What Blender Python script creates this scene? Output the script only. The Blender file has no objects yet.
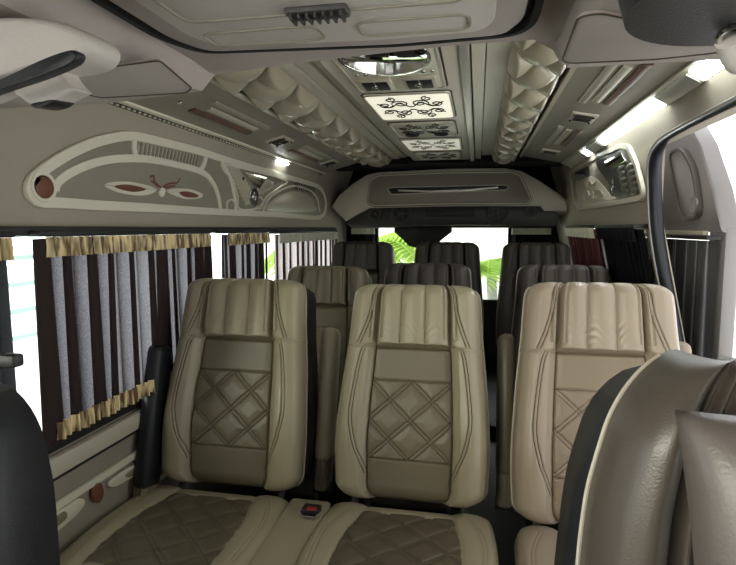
import bpy, bmesh, math, random
import numpy as np
from mathutils import Vector, Matrix
random.seed(7)
sc = bpy.context.scene
COL = sc.collection
PI = math.pi
# ------------------------------------------------------------------ camera numbers
F = 545.0; CX, CZ = .24, 1.25
YAW, PIT = math.radians(11.3558), math.radians(5.7106)
FW = Vector((-math.sin(YAW)*math.cos(PIT), math.cos(YAW)*math.cos(PIT), -math.sin(PIT)))
RT = Vector((math.cos(YAW), math.sin(YAW), 0)); UP = RT.cross(FW)
CAM = Vector((CX, 0, CZ))
def at(px, py, x=None, y=None, z=None):
    """measured point of the van on one of its planes"""
    r = FW + RT*((px-368)/F) + UP*((282.5-py)/F)
    t = (x-CX)/r.x if x is not None else (y/r.y if y is not None else (z-CZ)/r.z)
    return CAM + r*t
# ------------------------------------------------------------------ helpers
def tag(o, label=None, cat=None, group=None, kind=None):
    if label: o['label'] = label
    if cat: o['category'] = cat
    if group: o['group'] = group
    if kind: o['kind'] = kind
    return o
def link(name, me, mats, parent=None):
    o = bpy.data.objects.new(name, me); COL.objects.link(o)
    for m in (mats if isinstance(mats, (list, tuple)) else [mats]): me.materials.append(m)
    if parent: o.parent = parent
    return o
def mesh(name, v, f, mats, parent=None, smooth=True):
    me = bpy.data.meshes.new(name)
    me.from_pydata([tuple(p) for p in v], [], [tuple(q) for q in f]); me.validate()
    if smooth: me.polygons.foreach_set('use_smooth', [True]*len(me.polygons))
    me.update()
    return link(name, me, mats, parent)
def empty(name, loc=(0,0,0), rz=0):
    o = bpy.data.objects.new(name, None); COL.objects.link(o); o.location = loc
    o.rotation_euler = (0,0,rz); o.empty_display_size = .1
    return o
class B:
    def __init__(s): s.bm = bmesh.new()
    def box(s, c, d, rot=None, bev=0, seg=2):
        m = Matrix.Translation(c) @ (rot.to_4x4() if rot is not None else Matrix.Identity(4)) @ Matrix.Diagonal((d[0],d[1],d[2],1))
        r = bmesh.ops.create_cube(s.bm, size=1, matrix=m)
        if bev:
            es = list({e for v in r['verts'] for e in v.link_edges})
            bmesh.ops.bevel(s.bm, geom=es, offset=bev, segments=seg, affect='EDGES', profile=.5)
        return s
    def cyl(s, a, b, r, r2=None, n=20, cap=True):
        a=Vector(a); b=Vector(b); d=b-a
        q = Vector((0,0,1)).rotation_difference(d.normalized()).to_matrix().to_4x4()
        bmesh.ops.create_cone(s.bm, cap_ends=cap, segments=n, radius1=r, radius2=r if r2 is None else r2, depth=d.length,
            matrix=Matrix.Translation((a+b)/2) @ q)
        return s
    def tube(s, pts, r, n=8, closed=False):
        pts=[Vector(p) for p in pts]; N=len(pts); rings=[]; prev=None
        for i,p in enumerate(pts):
            t = (pts[(i+1)%N]-pts[i-1]) if closed or 0<i<N-1 else (pts[1]-pts[0] if i==0 else pts[-1]-pts[-2])
            t.normalize()
            if prev is None: u = t.orthogonal().normalized()
            else:
                u = prev - t*prev.dot(t)
                u = u.normalized() if u.length>1e-6 else t.orthogonal().normalized()
            prev=u; w=t.cross(u); rr = r[i] if isinstance(r,(list,tuple)) else r
            rings.append([s.bm.verts.new(p+(u*math.cos(2*PI*k/n)+w*math.sin(2*PI*k/n))*rr) for k in range(n)])
        for i in range(N if closed else N-1):
            A=rings[i]; C=rings[(i+1)%N]
            for k in range(n): s.bm.faces.new((A[k],A[(k+1)%n],C[(k+1)%n],C[k]))
        if not closed:
            s.bm.faces.new(rings[0][::-1]); s.bm.faces.new(rings[-1])
        return s
    def band(s, pts, nrm, w, t, closed=False):
        """flat moulding of width w and thickness t that follows pts on a surface of normal nrm"""
        pts=[Vector(p) for p in pts]; n=Vector(nrm).normalized(); N=len(pts); R=[]
        for i,p in enumerate(pts):
            d=(pts[(i+1)%N]-pts[i-1]) if closed or 0<i<N-1 else (pts[1]-pts[0] if i==0 else pts[-1]-pts[-2])
            side=n.cross(d.normalized()).normalized(); hw=(w[i] if isinstance(w,(list,tuple)) else w)/2
            R.append([s.bm.verts.new(p+side*a*hw+n*b*t) for a,b in ((-1,-.2),(-1,.75),(-.86,1),(.86,1),(1,.75),(1,-.2))])
        m=6
        for i in range(N if closed else N-1):
            A=R[i]; C=R[(i+1)%N]
            for k in range(m): s.bm.faces.new((A[k],C[k],C[(k+1)%m],A[(k+1)%m]))
        if not closed: s.bm.faces.new(R[0]); s.bm.faces.new(R[-1][::-1])
        return s
    def plate(s, pts, nrm, t, inset=.003):
        """solid plate from a closed outline, bottom on the surface, chamfered top"""
        pts=[Vector(p) for p in pts]; n=Vector(nrm).normalized(); c=sum(pts,Vector())/len(pts); N=len(pts)
        def ins(k): 
            out=[]
            for i,p in enumerate(pts):
                d=(pts[(i+1)%N]-pts[i-1]).normalized(); q=n.cross(d)
                if q.dot(c-p)<0: q=-q
                out.append(p+q*k)
            return out
        R=[[s.bm.verts.new(p-n*t*.3) for p in pts],[s.bm.verts.new(p+n*(t-min(inset,t)*.8)) for p in pts],[s.bm.verts.new(p+n*t) for p in ins(inset)]]
        for a in range(2):
            for i in range(N): s.bm.faces.new((R[a][i],R[a][(i+1)%N],R[a+1][(i+1)%N],R[a+1][i]))
        s.bm.faces.new(R[0][::-1]); s.bm.faces.new(R[2])
        return s
    def sphere(s, c, d, rot=None, u=20, v=12):
        m = Matrix.Translation(c) @ (rot.to_4x4() if rot is not None else Matrix.Identity(4)) @ Matrix.Diagonal((d[0],d[1],d[2],1))
        bmesh.ops.create_uvsphere(s.bm, u_segments=u, v_segments=v, radius=.5, matrix=m); return s
    def torus(s, c, axis, R, r, n=28, m=8):
        c=Vector(c); ax=Vector(axis).normalized(); u=ax.orthogonal().normalized(); w=ax.cross(u)
        return s.tube([c+(u*math.cos(2*PI*i/n)+w*math.sin(2*PI*i/n))*R for i in range(n)], r, m, True)
    def build(s, name, mat, parent=None, smooth=True, ang=40):
        bmesh.ops.recalc_face_normals(s.bm, faces=s.bm.faces)
        me=bpy.data.meshes.new(name); s.bm.to_mesh(me); s.bm.free()
        if smooth:
            me.polygons.foreach_set('use_smooth',[True]*len(me.polygons))
            me.set_sharp_from_angle(angle=math.radians(ang))
        return link(name, me, mat, parent)
def cr(P, closed=False, k=8):
    P=[Vector(p) for p in P]; N=len(P); out=[]
    for i in range(N if closed else N-1):
        g=lambda j: P[j%N] if closed else P[max(0,min(N-1,j))]
        a,b,c,d=g(i-1),g(i),g(i+1),g(i+2)
        for j in range(k):
            t=j/k; out.append(.5*((2*b)+(c-a)*t+(2*a-5*b+4*c-d)*t*t+(3*b-a-3*c+d)*t**3))
    if not closed: out.append(P[-1])
    return out
def rrect(w, h, r, k=6):
    out=[]
    for cx,cy,a0 in ((w/2-r,h/2-r,0),(-w/2+r,h/2-r,90),(-w/2+r,-h/2+r,180),(w/2-r,-h/2+r,270)):
        for j in range(k+1):
            a=math.radians(a0+90*j/k); out.append((cx+r*math.cos(a), cy+r*math.sin(a)))
    return out
def rounded(P, r, k=5):
    """round the corners of a closed polygon of 3D points"""
    P=[Vector(p) for p in P]; N=len(P); out=[]
    for i in range(N):
        a,b,c=P[i-1],P[i],P[(i+1)%N]; u=(a-b); v=(c-b); ru=min(r,u.length*.45); rv=min(r,v.length*.45)
        s=b+u.normalized()*ru; e=b+v.normalized()*rv
        for j in range(k+1):
            t=j/k; out.append(s*(1-t)**2+b*2*t*(1-t)+e*t*t)
    return out
# ------------------------------------------------------------------ materials
def mat(name, col, rough=.5, metal=0, noise=0, nscale=30, bump=0, bscale=300, spec=.5, coat=0, emis=None, estr=0, col2=None):
    m=bpy.data.materials.new(name); m.use_nodes=True; nt=m.node_tree; b=nt.nodes['Principled BSDF']
    b.inputs['Base Color'].default_value=(*col,1); b.inputs['Roughness'].default_value=rough
    b.inputs['Metallic'].default_value=metal; b.inputs['Specular IOR Level'].default_value=spec
    b.inputs['Coat Weight'].default_value=coat; b.inputs['Coat Roughness'].default_value=.3
    tc=nt.nodes.new('ShaderNodeTexCoord')
    if noise or col2:
        n=nt.nodes.new('ShaderNodeTexNoise'); n.inputs['Scale'].default_value=nscale; n.inputs['Detail'].default_value=4
        nt.links.new(tc.outputs['Object'],n.inputs['Vector'])
        r=nt.nodes.new('ShaderNodeMixRGB'); r.inputs[1].default_value=(*[c*(1-noise) for c in col],1)
        r.inputs[2].default_value=(*(col2 or [min(1,c*(1+noise)) for c in col]),1)
        nt.links.new(n.outputs['Fac'],r.inputs[0]); nt.links.new(r.outputs[0],b.inputs['Base Color'])
    if bump:
        n=nt.nodes.new('ShaderNodeTexNoise'); n.inputs['Scale'].default_value=bscale; n.inputs['Detail'].default_value=3
        nt.links.new(tc.outputs['Object'],n.inputs['Vector'])
        bp=nt.nodes.new('ShaderNodeBump'); bp.inputs['Strength'].default_value=bump; bp.inputs['Distance'].default_value=.002
        nt.links.new(n.outputs['Fac'],bp.inputs['Height']); nt.links.new(bp.outputs[0],b.inputs['Normal'])
    if emis: b.inputs['Emission Color'].default_value=(*emis,1); b.inputs['Emission Strength'].default_value=estr
    return m
M={}
M['leather']=mat('pale_leather',(.40,.35,.235),.30,noise=.06,nscale=6,bump=.25,bscale=420,coat=.15)
M['leather2']=mat('darkened_leather',(.20,.168,.108),.36,noise=.06,nscale=6,bump=.3,bscale=420,coat=.1)  # same leather as the bolsters, darkened to put shade into the colour
M['leatherR']=mat('sand_leather',(.37,.305,.225),.33,noise=.06,nscale=6,bump=.25,bscale=420,coat=.15)
M['leatherR2']=mat('sand_panel_leather',(.29,.232,.165),.36,noise=.06,nscale=6,bump=.3,bscale=420,coat=.1)
M['leatherG']=mat('grey_leather',(.082,.068,.056),.36,noise=.05,nscale=6,bump=.25,bscale=420,coat=.15)
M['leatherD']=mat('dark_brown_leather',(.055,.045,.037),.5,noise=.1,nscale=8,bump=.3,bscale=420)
M['black_leather']=mat('black_leather',(.010,.012,.017),.42,bump=.3,bscale=420)
M['thread']=mat('brown_thread',(.07,.055,.036),.7)
M['threadP']=mat('pale_piping',(.5,.46,.38),.45)
M['headliner']=mat('taupe_headliner',(.43,.375,.345),.85,noise=.05,nscale=20,bump=.25,bscale=700)
M['wall']=mat('greige_wall_fabric',(.43,.385,.305),.8,noise=.05,nscale=15,bump=.25,bscale=700)
M['panel']=mat('beige_panel',(.60,.555,.44),.33,noise=.04,nscale=12)
M['panelD']=mat('taupe_inset_panel',(.32,.29,.23),.45,noise=.05,nscale=15,bump=.2,bscale=600)
M['trim']=mat('cream_trim',(.85,.80,.66),.42)
M['brown']=mat('red_brown_inlay',(.20,.075,.045),.5)
M['brown2']=mat('dull_brown_inlay',(.16,.085,.06),.45)
M['pale2']=mat('pale_beige_inlay',(.42,.39,.31),.4)
M['hood']=mat('pale_hood_beige',(.74,.69,.55),.4)
M['plaque']=mat('silver_grey_plaque',(.45,.45,.47),.4)
M['armleather']=mat('lightened_armrest_leather',(.55,.49,.34),.35)  # seat leather lightened so the armrest looks lit
M['satin']=mat('dark_grey_satin_cloth',(.10,.10,.105),.35)
M['cushion']=mat('umber_quilted_leather',(.13,.105,.066),.38,noise=.06,nscale=6,bump=.3,bscale=420)
M['olive']=mat('olive_inlay',(.26,.25,.15),.5)
M['pale']=mat('pale_inlay',(.80,.77,.60),.45)
M['black']=mat('black_plastic',(.012,.012,.013),.5)
M['blackcloth']=mat('black_lining',(.006,.006,.006),.95)
M['dark']=mat('dark_grey_plastic',(.05,.047,.042),.45)
M['chrome']=mat('chrome',(.75,.75,.73),.12,1)
M['mirror']=mat('mirror_plate',(.8,.82,.78),.06,1)
M['silver']=mat('hammered_silver',(.75,.73,.66),.3,.6,bump=1,bscale=60)
M['white']=mat('white_fabric',(.62,.57,.53),.7,noise=.04,nscale=10,bump=.2,bscale=400)
M['lamp']=mat('lamp_panel',(.6,.58,.5),.4,emis=(1,.95,.76),estr=.72)
M['led']=mat('led_strip',(.9,.9,.9),.4,emis=(.93,1,.98),estr=18)
M['lampd']=mat('dim_lamp_panel',(.8,.8,.68),.4,emis=(1,.97,.8),estr=.35)
M['etched']=mat('etched_silver_panel',(.72,.70,.56),.35,0,noise=.2,nscale=60)
M['floor']=mat('dark_vinyl_floor',(.03,.027,.025),.6,noise=.2,nscale=30)
M['red']=mat('red_plastic',(.35,.02,.02),.4)
M['rubber']=mat('door_seal_rubber',(.012,.014,.02),.45)
M['doortrim']=mat('door_trim_grey',(.30,.285,.28),.5)
M['glass']=None
def glass():
    m=bpy.data.materials.new('window_glass'); m.use_nodes=True; nt=m.node_tree; nt.nodes.clear()
    o=nt.nodes.new('ShaderNodeOutputMaterial'); t=nt.nodes.new('ShaderNodeBsdfTransparent'); g=nt.nodes.new('ShaderNodeBsdfGlossy')
    g.inputs['Roughness'].default_value=.02; t.inputs[0].default_value=(.93,.97,.95,1); x=nt.nodes.new('ShaderNodeMixShader'); x.inputs[0].default_value=.06
    nt.links.new(t.outputs[0],x.inputs[1]); nt.links.new(g.outputs[0],x.inputs[2]); nt.links.new(x.outputs[0],o.inputs[0]); return m
M['glass']=glass()
def curtain_mat(name, c1, c2, tr, mixf):
    m=bpy.data.materials.new(name); m.use_nodes=True; nt=m.node_tree; nt.nodes.clear()
    o=nt.nodes.new('ShaderNodeOutputMaterial'); d=nt.nodes.new('ShaderNodeBsdfDiffuse'); t=nt.nodes.new('ShaderNodeBsdfTranslucent')
    tc=nt.nodes.new('ShaderNodeTexCoord'); n=nt.nodes.new('ShaderNodeTexNoise'); n.inputs['Scale'].default_value=260; n.inputs['Detail'].default_value=2
    nt.links.new(tc.outputs['Object'],n.inputs['Vector'])
    r=nt.nodes.new('ShaderNodeValToRGB'); r.color_ramp.elements[0].position=.35; r.color_ramp.elements[1].position=.65
    r.color_ramp.elements[0].color=(*[c*.55 for c in tr],1); r.color_ramp.elements[1].color=(*tr,1)
    nt.links.new(n.outputs['Fac'],r.inputs[0]); nt.links.new(r.outputs[0],t.inputs[0]); d.inputs[0].default_value=(*c1,1)
    x=nt.nodes.new('ShaderNodeMixShader'); x.inputs[0].default_value=mixf
    nt.links.new(d.outputs[0],x.inputs[1]); nt.links.new(t.outputs[0],x.inputs[2]); nt.links.new(x.outputs[0],o.inputs[0]); return m
M['curtain']=curtain_mat('plum_brown_curtain_cloth',(.016,.009,.009),None,(.56,.52,.58),.22)
M['curtain2']=curtain_mat('maroon_curtain_cloth',(.04,.010,.010),None,(.9,.8,.8),.35)
M['curtain3']=curtain_mat('black_curtain_cloth',(.012,.012,.014),None,(.3,.3,.32),.06)
M['pleat']=mat('fold_shade_plum',(.022,.010,.010),.8)  # opaque dark cloth stands in for the shade of layered folds
M['pleat2']=mat('fold_shade_maroon',(.075,.013,.013),.7)  # same for the maroon curtains, fold shade put into the colour
def gold():
    m=mat('gold_satin',(.5,.33,.1),.35,0); nt=m.node_tree; b=nt.nodes['Principled BSDF']
    tc=nt.nodes.new('ShaderNodeTexCoord'); w=nt.nodes.new('ShaderNodeTexNoise'); w.inputs['Scale'].default_value=70
    mp=nt.nodes.new('ShaderNodeMapping'); mp.inputs['Scale'].default_value=(1,1,.15)
    r=nt.nodes.new('ShaderNodeValToRGB'); r.color_ramp.elements[0].position=.4; r.color_ramp.elements[0].color=(.16,.09,.025,1)
    r.color_ramp.elements[1].position=.6; r.color_ramp.elements[1].color=(1,.82,.45,1)
    nt.links.new(tc.outputs['Object'],mp.inputs[0]); nt.links.new(mp.outputs[0],w.inputs['Vector']); nt.links.new(w.outputs['Fac'],r.inputs[0]); nt.links.new(r.outputs[0],b.inputs['Base Color'])
    return m
M['gold']=gold()
# ------------------------------------------------------------------ vehicle shell (the setting)
XL, XR = -.86, .84
def rx(z):   # right wall leans outwards below the roof side
    if z>=1.3: return XR-max(0,z-1.55)*.3
    return XR+(1.3-z)*.22
def lx(z): return XL+max(0,z-1.56)*.35
def wall_sheet(name, xf, sgn, ys, zs, holes, mt, th=.04):
    V=[];FC=[];idx={}
    def inside(ym,zm): return any(a<ym<b and c<zm<d for a,b,c,d in holes)
    ny,nz=len(ys),len(zs)
    for side in (0,1):
        for i,y in enumerate(ys):
            for j,z in enumerate(zs):
                idx[side,i,j]=len(V); V.append((xf(z)+sgn*th*side,y,z))
    solid={}
    for i in range(ny-1):
        for j in range(nz-1): solid[i,j]=not inside((ys[i]+ys[i+1])/2,(zs[j]+zs[j+1])/2)
    for (i,j),s in solid.items():
        if not s: continue
        for side in (0,1): FC.append([idx[side,i,j],idx[side,i+1,j],idx[side,i+1,j+1],idx[side,i,j+1]])
        for di,dj,a,b in ((-1,0,(i,j),(i,j+1)),(1,0,(i+1,j),(i+1,j+1)),(0,-1,(i,j),(i+1,j)),(0,1,(i,j+1),(i+1,j+1))):
            if not solid.get((i+di,j+dj),False): FC.append([idx[0,*a],idx[0,*b],idx[1,*b],idx[1,*a]])
    o=mesh(name,V,FC,mt,None,False)
    bm=bmesh.new(); bm.from_mesh(o.data); bmesh.ops.recalc_face_normals(bm,faces=bm.faces)
    bm.to_mesh(o.data); bm.free()
    o.data.polygons.foreach_set('use_smooth',[True]*len(o.data.polygons)); o.data.set_sharp_from_angle(angle=math.radians(25))
    return tag(o,kind='structure')
zsl=[0,.3,.70,.9,1.1,1.228,1.4,1.56,1.60,1.66,1.8]
wall_sheet('wall_left',lx,-1,[-.6,-.4,.72,.92,2.02,2.10,2.58,2.70,4.06,4.6],zsl,
    [(-.4,.72,.70,1.228),(.92,2.02,.70,1.228),(2.10,2.58,.70,1.228),(2.70,4.06,.70,1.228)],M['wall'])
zsr=[0,.3,.66,.9,1.1,1.25,1.3,1.54,1.56,1.66,1.8]
wall_sheet('wall_right',rx,1,[-.6,-.4,.72,.9,2.12,2.2,2.75,2.85,3.8,4.6],zsr,
    [(-.4,.72,.66,1.25),(.9,2.12,.3,1.54),(2.2,2.75,.66,1.25),(2.85,3.8,.66,1.25)],M['wall'])
for i,(a,b) in enumerate([(-.4,.72),(.92,2.02),(2.10,2.58),(2.70,4.06)]):
    tag(B().box((-.888,(a+b)/2,.953),(.004,b-a,.585)).build('window_%d'%(i+1),M['glass']),kind='structure')
for i,(a,b) in enumerate([(-.4,.72),(2.2,2.75),(2.85,3.8)]):
    rot=Matrix.Rotation(-math.atan(.22)*-1,3,'Y')
    tag(B().box((XR+(1.3-.955)*.22+.02,(a+b)/2,.955),(.004,b-a,.6),Matrix.Rotation(-math.atan(.22),3,'Y')).build('window_%d'%(i+5),M['glass']),kind='structure')
tag(B().box((-.858,2.3,1.243),(.05,3.6,.022),bev=.004).build('trim_1',M['black']),kind='structure')
tag(B().box((-.856,2.3,.685),(.028,3.6,.045),bev=.004).build('trim_2',M['black']),kind='structure')
# roof: outer skin above panels, front cab roof
tag(B().box((0,2.85,1.83),(1.9,3.9,.05)).build('ceiling',M['blackcloth']),kind='structure')
tag(B().box((0,1.98,-.03),(2.0,5.2,.06)).build('floor',M['floor']),kind='structure')
tag(B().box((0,-.6,.56),(1.8,.05,1.12)).build('wall_front',M['dark']),kind='structure')  # unseen front wall, built up to keep windshield light off the cushions
# rear wall with its window
rb=B()
rb.box((0,4.58,.33),(1.9,.05,.66)); rb.box((0,4.58,1.53),(1.9,.05,.56)); rb.box((-.74,4.58,.955),(.30,.05,.6)); rb.box((.69,4.58,.955),(.42,.05,.6))
tag(rb.build('wall_rear',M['blackcloth']),kind='structure')
tag(B().box((-.05,4.60,.96),(1.08,.004,.6)).build('window_8',M['glass']),kind='structure')
# black drooping wiper motor cover above the rear window
P=[at(a,b,y=4.5) for a,b in ((395,232),(402,238),(410,246),(422,249),(434,246),(444,238),(452,232))]
wp=B().plate([P[0]+Vector((0,0,.06))]+P+[P[-1]+Vector((0,0,.06))],(0,-1,0),.05,.01).build('wiper_motor_cover',M['black'])
tag(wp,'black rounded wiper motor cover hanging over the rear window','motor cover')
w2=B().box(P[3]+Vector((.0,-.06,.045)),(.008,.01,.045),bev=.002).build('latch',M['dark'],wp)
# ------------------------------------------------------------------ cab headliner
hd=B()
def hz(x):   # underside height of the header along its rear edge
    if x<-.26: return 1.485+(x+.26)*-.0
    return 1.485
xs=[-.88,-.45,-.262,-.235,-.1,.1,.316,.352,.365,.6,.86]
ez=[1.487,1.487,1.500,1.528,1.538,1.548,1.557,1.535,1.512,1.514,1.517]
prof=[(-.6,-.0),(.55,0.0),(.88,-.004),(.925,-.002),(.95,.0),(.966,.012),(.975,.035),(.975,.30),(-.6,.30)]
V=[];FC=[]
for x,z in zip(xs,ez):
    for y,dz in prof:
        zz=z+dz
        if y<.9 : zz = 1.53 if -.24<x<.36 else 1.487
        if dz==.30: zz=1.80
        V.append((x,y,zz))
n=len(prof)
for i in range(len(xs)-1):
    for j in range(n-1): FC.append((i*n+j,(i+1)*n+j,(i+1)*n+j+1,i*n+j+1))
FC.append(tuple(range(n))); FC.append(tuple((len(xs)-1)*n+j for j in range(n)))
o=mesh('ceiling_cab',V,FC,M['headliner'],smooth=True); o.data.set_sharp_from_angle(angle=math.radians(35)); tag(o,kind='structure')
# roof console plate with black gap round it and three inset fields
con=empty('roof_console',(.05,.65,1.53))
def gz(px,py,z): return at(px,py,z=z)
def loc(o,e): o.location=-e.location; return o
pts=[gz(a,b,1.522) for a,b in ((118,6),(178,44),(215,61),(300,58),(400,50),(515,39),(529,28),(534,8))]
Z=pts[0].z
pts=[Vector((-.20,.30,Z)),Vector((-.203,.715,Z)),Vector((-.175,.79,Z)),Vector((.12,.815,Z)),Vector((.285,.805,Z)),Vector((.306,.765,Z)),Vector((.306,.30,Z))]
gap=rounded(pts,.03)
c=sum(gap,Vector())/len(gap)
def shrink(P,k,dz=0): 
    c=sum(P,Vector())/len(P); 
    return [Vector((c.x+(p.x-c.x)*(1-k/abs(max(q.x for q in P)-c.x)), c.y+(p.y-c.y)*(1-k/abs(max(q.y for q in P)-c.y)), p.z+dz)) for p in P]
loc(B().plate([p+Vector((0,0,.004)) for p in gap],(0,0,-1),.004,.001).build('gap_seal',M['black'],con),con)
loc(B().band([p+Vector((0,0,-.001)) for p in gap],(0,0,-1),.010,.008,True).build('gap_band',M['blackcloth'],con),con)
loc(B().plate(shrink(gap,.014,.0),(0,0,-1),.014,.010).build('console_plate',M['headliner'],con),con)
loc(B().plate(shrink(gap,.05,-.013),(0,0,-1),.004,.004).build('raised_field',M['white'],con),con)
for (a,b2,c1,d) in ((-.125,.035,.69,.74),(.085,.225,.69,.74),(-.12,.22,.38,.65)):
    R=rounded([Vector((a,c1,Z-.016)),Vector((b2,c1,Z-.016)),Vector((b2,d,Z-.016)),Vector((a,d,Z-.016))],.02)
    k=B().band(R,(0,0,-1),.004,.003,True); loc(k.build('inset_outline',M['panelD'],con),con)
d=B().box((.05,.645,Z-.018),(.075,.03,.012),bev=.004); 
for k in range(7): d.box((.02+.01*k,.645,Z-.026),(.003,.024,.006))
loc(d.build('lamp_switch',M['dark'],con),con)
tag(con,'wide taupe roof console with black seam in the middle of the cab ceiling','console')
# corner cover panels left and right of the cab ceiling
for s,(P,lab) in {'l':([(160,58),(192,86),(186,91),(100,96),(70,88),(78,72),(100,66)],'dark taupe triangular cover plate on the left of the cab ceiling'),
            'r':([(578,14),(562,58),(570,61),(655,57),(720,50),(720,36),(600,10)],'dark taupe triangular cover plate on the right of the cab ceiling')}.items():
    Q=[gz(a,b,1.486) for a,b in P]
    o=B().plate(rounded(Q,.012),(0,0,-1),.003,.002).build('cover_plate',M['headliner']); tag(o,lab,'cover plate','cab ceiling cover plates')
    b=B().band(rounded([q+Vector((0,0,-.003)) for q in Q],.012),(0,0,-1),.0022,.0012,True).build('seam',M['thread'],o)
# overhead visor pods
def soft(b,pts,nrm,t,r,steps=5):
    """thick shape with a rounded rim, from a closed outline; nrm points to the viewer side"""
    pts=[Vector(p) for p in pts]; n=Vector(nrm).normalized(); c=sum(pts,Vector())/len(pts); N=len(pts); rings=[]; mr_=sum((p-c).length for p in pts)/N
    def ring(k,h):
        out=[]
        for i,p in enumerate(pts):
            out.append(b.bm.verts.new(c+(p-c)*(1-k/mr_)+n*h))
        return out
    for j in range(steps+1):
        a=PI/2*j/steps; rings.append(ring(r*(1-math.sin(a)),-r*0-t/2+ r*(1-math.cos(a)) if False else -t/2+r*(1-math.cos(a))))
    for j in range(steps+1):
        a=PI/2*j/steps; rings.append(ring(r*(1-math.cos(a)),t/2-r+r*math.sin(a)))
    for a_,c_ in zip(rings,rings[1:]):
        for i in range(N): b.bm.faces.new((a_[i],a_[(i+1)%N],c_[(i+1)%N],c_[i]))
    b.bm.faces.new(rings[0][::-1]); b.bm.faces.new(rings[-1]); return b
vp=empty('visor_pod',(-.245,.55,1.449))
def V5(P,y): return cr([at(a,b_,y=y) for a,b_ in P],True,4)
nv=(.25,-1,-.15)
loc(soft(B(),V5([(-50,34),(0,27),(40,25),(75,29),(100,39),(108,52),(101,64),(84,70),(60,74),(20,86),(-50,106)],.56),nv,.10,.018).build('shell',M['white'],vp),vp)
loc(soft(B(),V5([(-50,99),(0,83),(45,62),(72,52),(81,53),(82,59),(74,66),(45,78),(0,93),(-50,111)],.505),nv,.022,.005).build('dark_band',M['black_leather'],vp),vp)
loc(soft(B(),V5([(14,84),(40,72),(66,64),(71,76),(80,88),(84,92),(74,97),(60,105),(44,107),(30,98)],.57),nv,.05,.006).build('bracket',M['white'],vp),vp)
loc(soft(B(),V5([(42,104),(66,99),(63,105),(52,109),(43,109)],.57),nv,.05,.006).build('bracket_foot',M['black'],vp),vp)
B().cyl((-.03,.035,-.02),(-.03,.035,.038),.014,n=20).build('ceiling_mount',M['headliner'],vp)
tag(vp,'pale curved visor pod with a black band left on the cab ceiling','visor pod')
rp=empty('visor_pod',(.462,.50,1.438))
k=B(); k.cyl((0,0,-.012),(0,0,.014),.105,.112,n=48); k.build('dark_band',M['black_leather'],rp)
k=B(); k.cyl((0,0,.014),(0,0,.03),.112,.06,n=48); k.build('shell',M['white'],rp)
k=B(); k.tube(cr([(-.005,.06,-.02),(.01,.075,-.035),(.03,.08,-.03)]),.012,10); k.build('bracket',M['white'],rp)
B().cyl((0,0,.02),(0,0,.07),.03,n=20).build('ceiling_mount',M['headliner'],rp)
k=B(); k.torus((-.002,.055,-.018),(0,.4,1),.013,.003); k.build('ring',M['chrome'],rp)
tag(rp,'round dark rimmed visor pod right on the cab ceiling','visor pod')
# ------------------------------------------------------------------ ceiling panels behind the header (y .98 - 3.75)
Y0,Y1=.985,3.72
# centre liner
tag(B().box((0,2.4,1.775),(1.66,2.9,.03)).build('ceiling_liner',M['headliner']),kind='structure')
def long_strip(b,x0,x1,z0,z1,y0=Y0,y1=Y1,t=.02):
    """lengthwise board from (x0,z0) to (x1,z1)"""
    v=[b.bm.verts.new(p) for y in (y0,y1) for p in ((x0,y,z0),(x1,y,z1),(x1,y,z1+t),(x0,y,z0+t))]
    for q in ((0,1,2,3),(7,6,5,4),(0,4,5,1),(1,5,6,2),(2,6,7,3),(3,7,4,0)): b.bm.faces.new([v[i] for i in q])
# soffits
def soffit(name,label,x0,z0,x1,z1,side,ycs,yvs):
    e=empty(name,((x0+x1)/2,2.3,(z0+z1)/2))
    b=B(); long_strip(b,x0,x1,z0,z1); loc(b.build('board',M['panelD'],e),e)
    n=Vector((z1-z0,0,-(x1-x0))).normalized()
    if n.z>0: n=-n
    P=lambda u,y: Vector((x0+(x1-x0)*u,y,z0+(z1-z0)*u))
    b=B()
    for u in (.0,.985): b.band([P(u+.0075,Y0),P(u+.0075,Y1)],n,.016,.008)
    loc(b.build('edge_moulding',M['trim'] if side<0 else M['panel'],e),e)
    for yc in ycs:
        for k,(u0,u1,L0,L1,mm) in enumerate(((.30,.40,-.24,.24,'brown2'),(.45,.55,-.20,.22,'panel'),(.60,.70,-.24,.26,'pale2'))):
            um=(u0+u1)/2; loc(B().band([P(um,yc+L0),P(um,yc+L1)],n,(u1-u0)*abs(x1-x0),.006).build('inlay_strip',M[mm],e),e)
        # ridged grip lines
    for yv in yvs:
        v=B().plate([P(.30,yv-.075),P(.66,yv-.075),P(.66,yv+.075),P(.30,yv+.075)],n,.008,.004); o=loc(v.build('air_vent',M['panel'],e),e)
        g=B()
        for k in range(2):
            for j in range(4):
                yy=yv-.055+k*.06+j*.0125
                g.band([P(.36,yy)+n*.008,P(.60,yy)+n*.008],n,.007,.003)
        g2=g.build('vent_slats',M['black'],o)
        h=B()
        for a,b_ in ((.345,-.045),(.62,-.045),(.345,.055),(.62,.055)): B().sphere(P(a,yv+b_)+n*.009,(.010,.010,.010),u=10,v=6).build('vent_screw',M['black'],o)
        h.box(P(.48,yv)+n*.012,(.05,.012,.006),Matrix.Rotation(.2,3,'Y')); h.build('vent_lever',M['chrome'],o)
    tag(e,label,'soffit panel')
    return P,n,e
PL,nL,eL=soffit('soffit_panel','left lengthwise soffit with brown and pale inlays and air vents',-.822,1.632,-.56,1.700,-1,(2.0,3.0),(2.52,3.42))
PR,nR,eR=soffit('soffit_panel','right lengthwise soffit with inlays and air vents beside the light strip',.765,1.665,.50,1.715,1,(1.84,2.82),(2.34,3.34))
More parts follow.
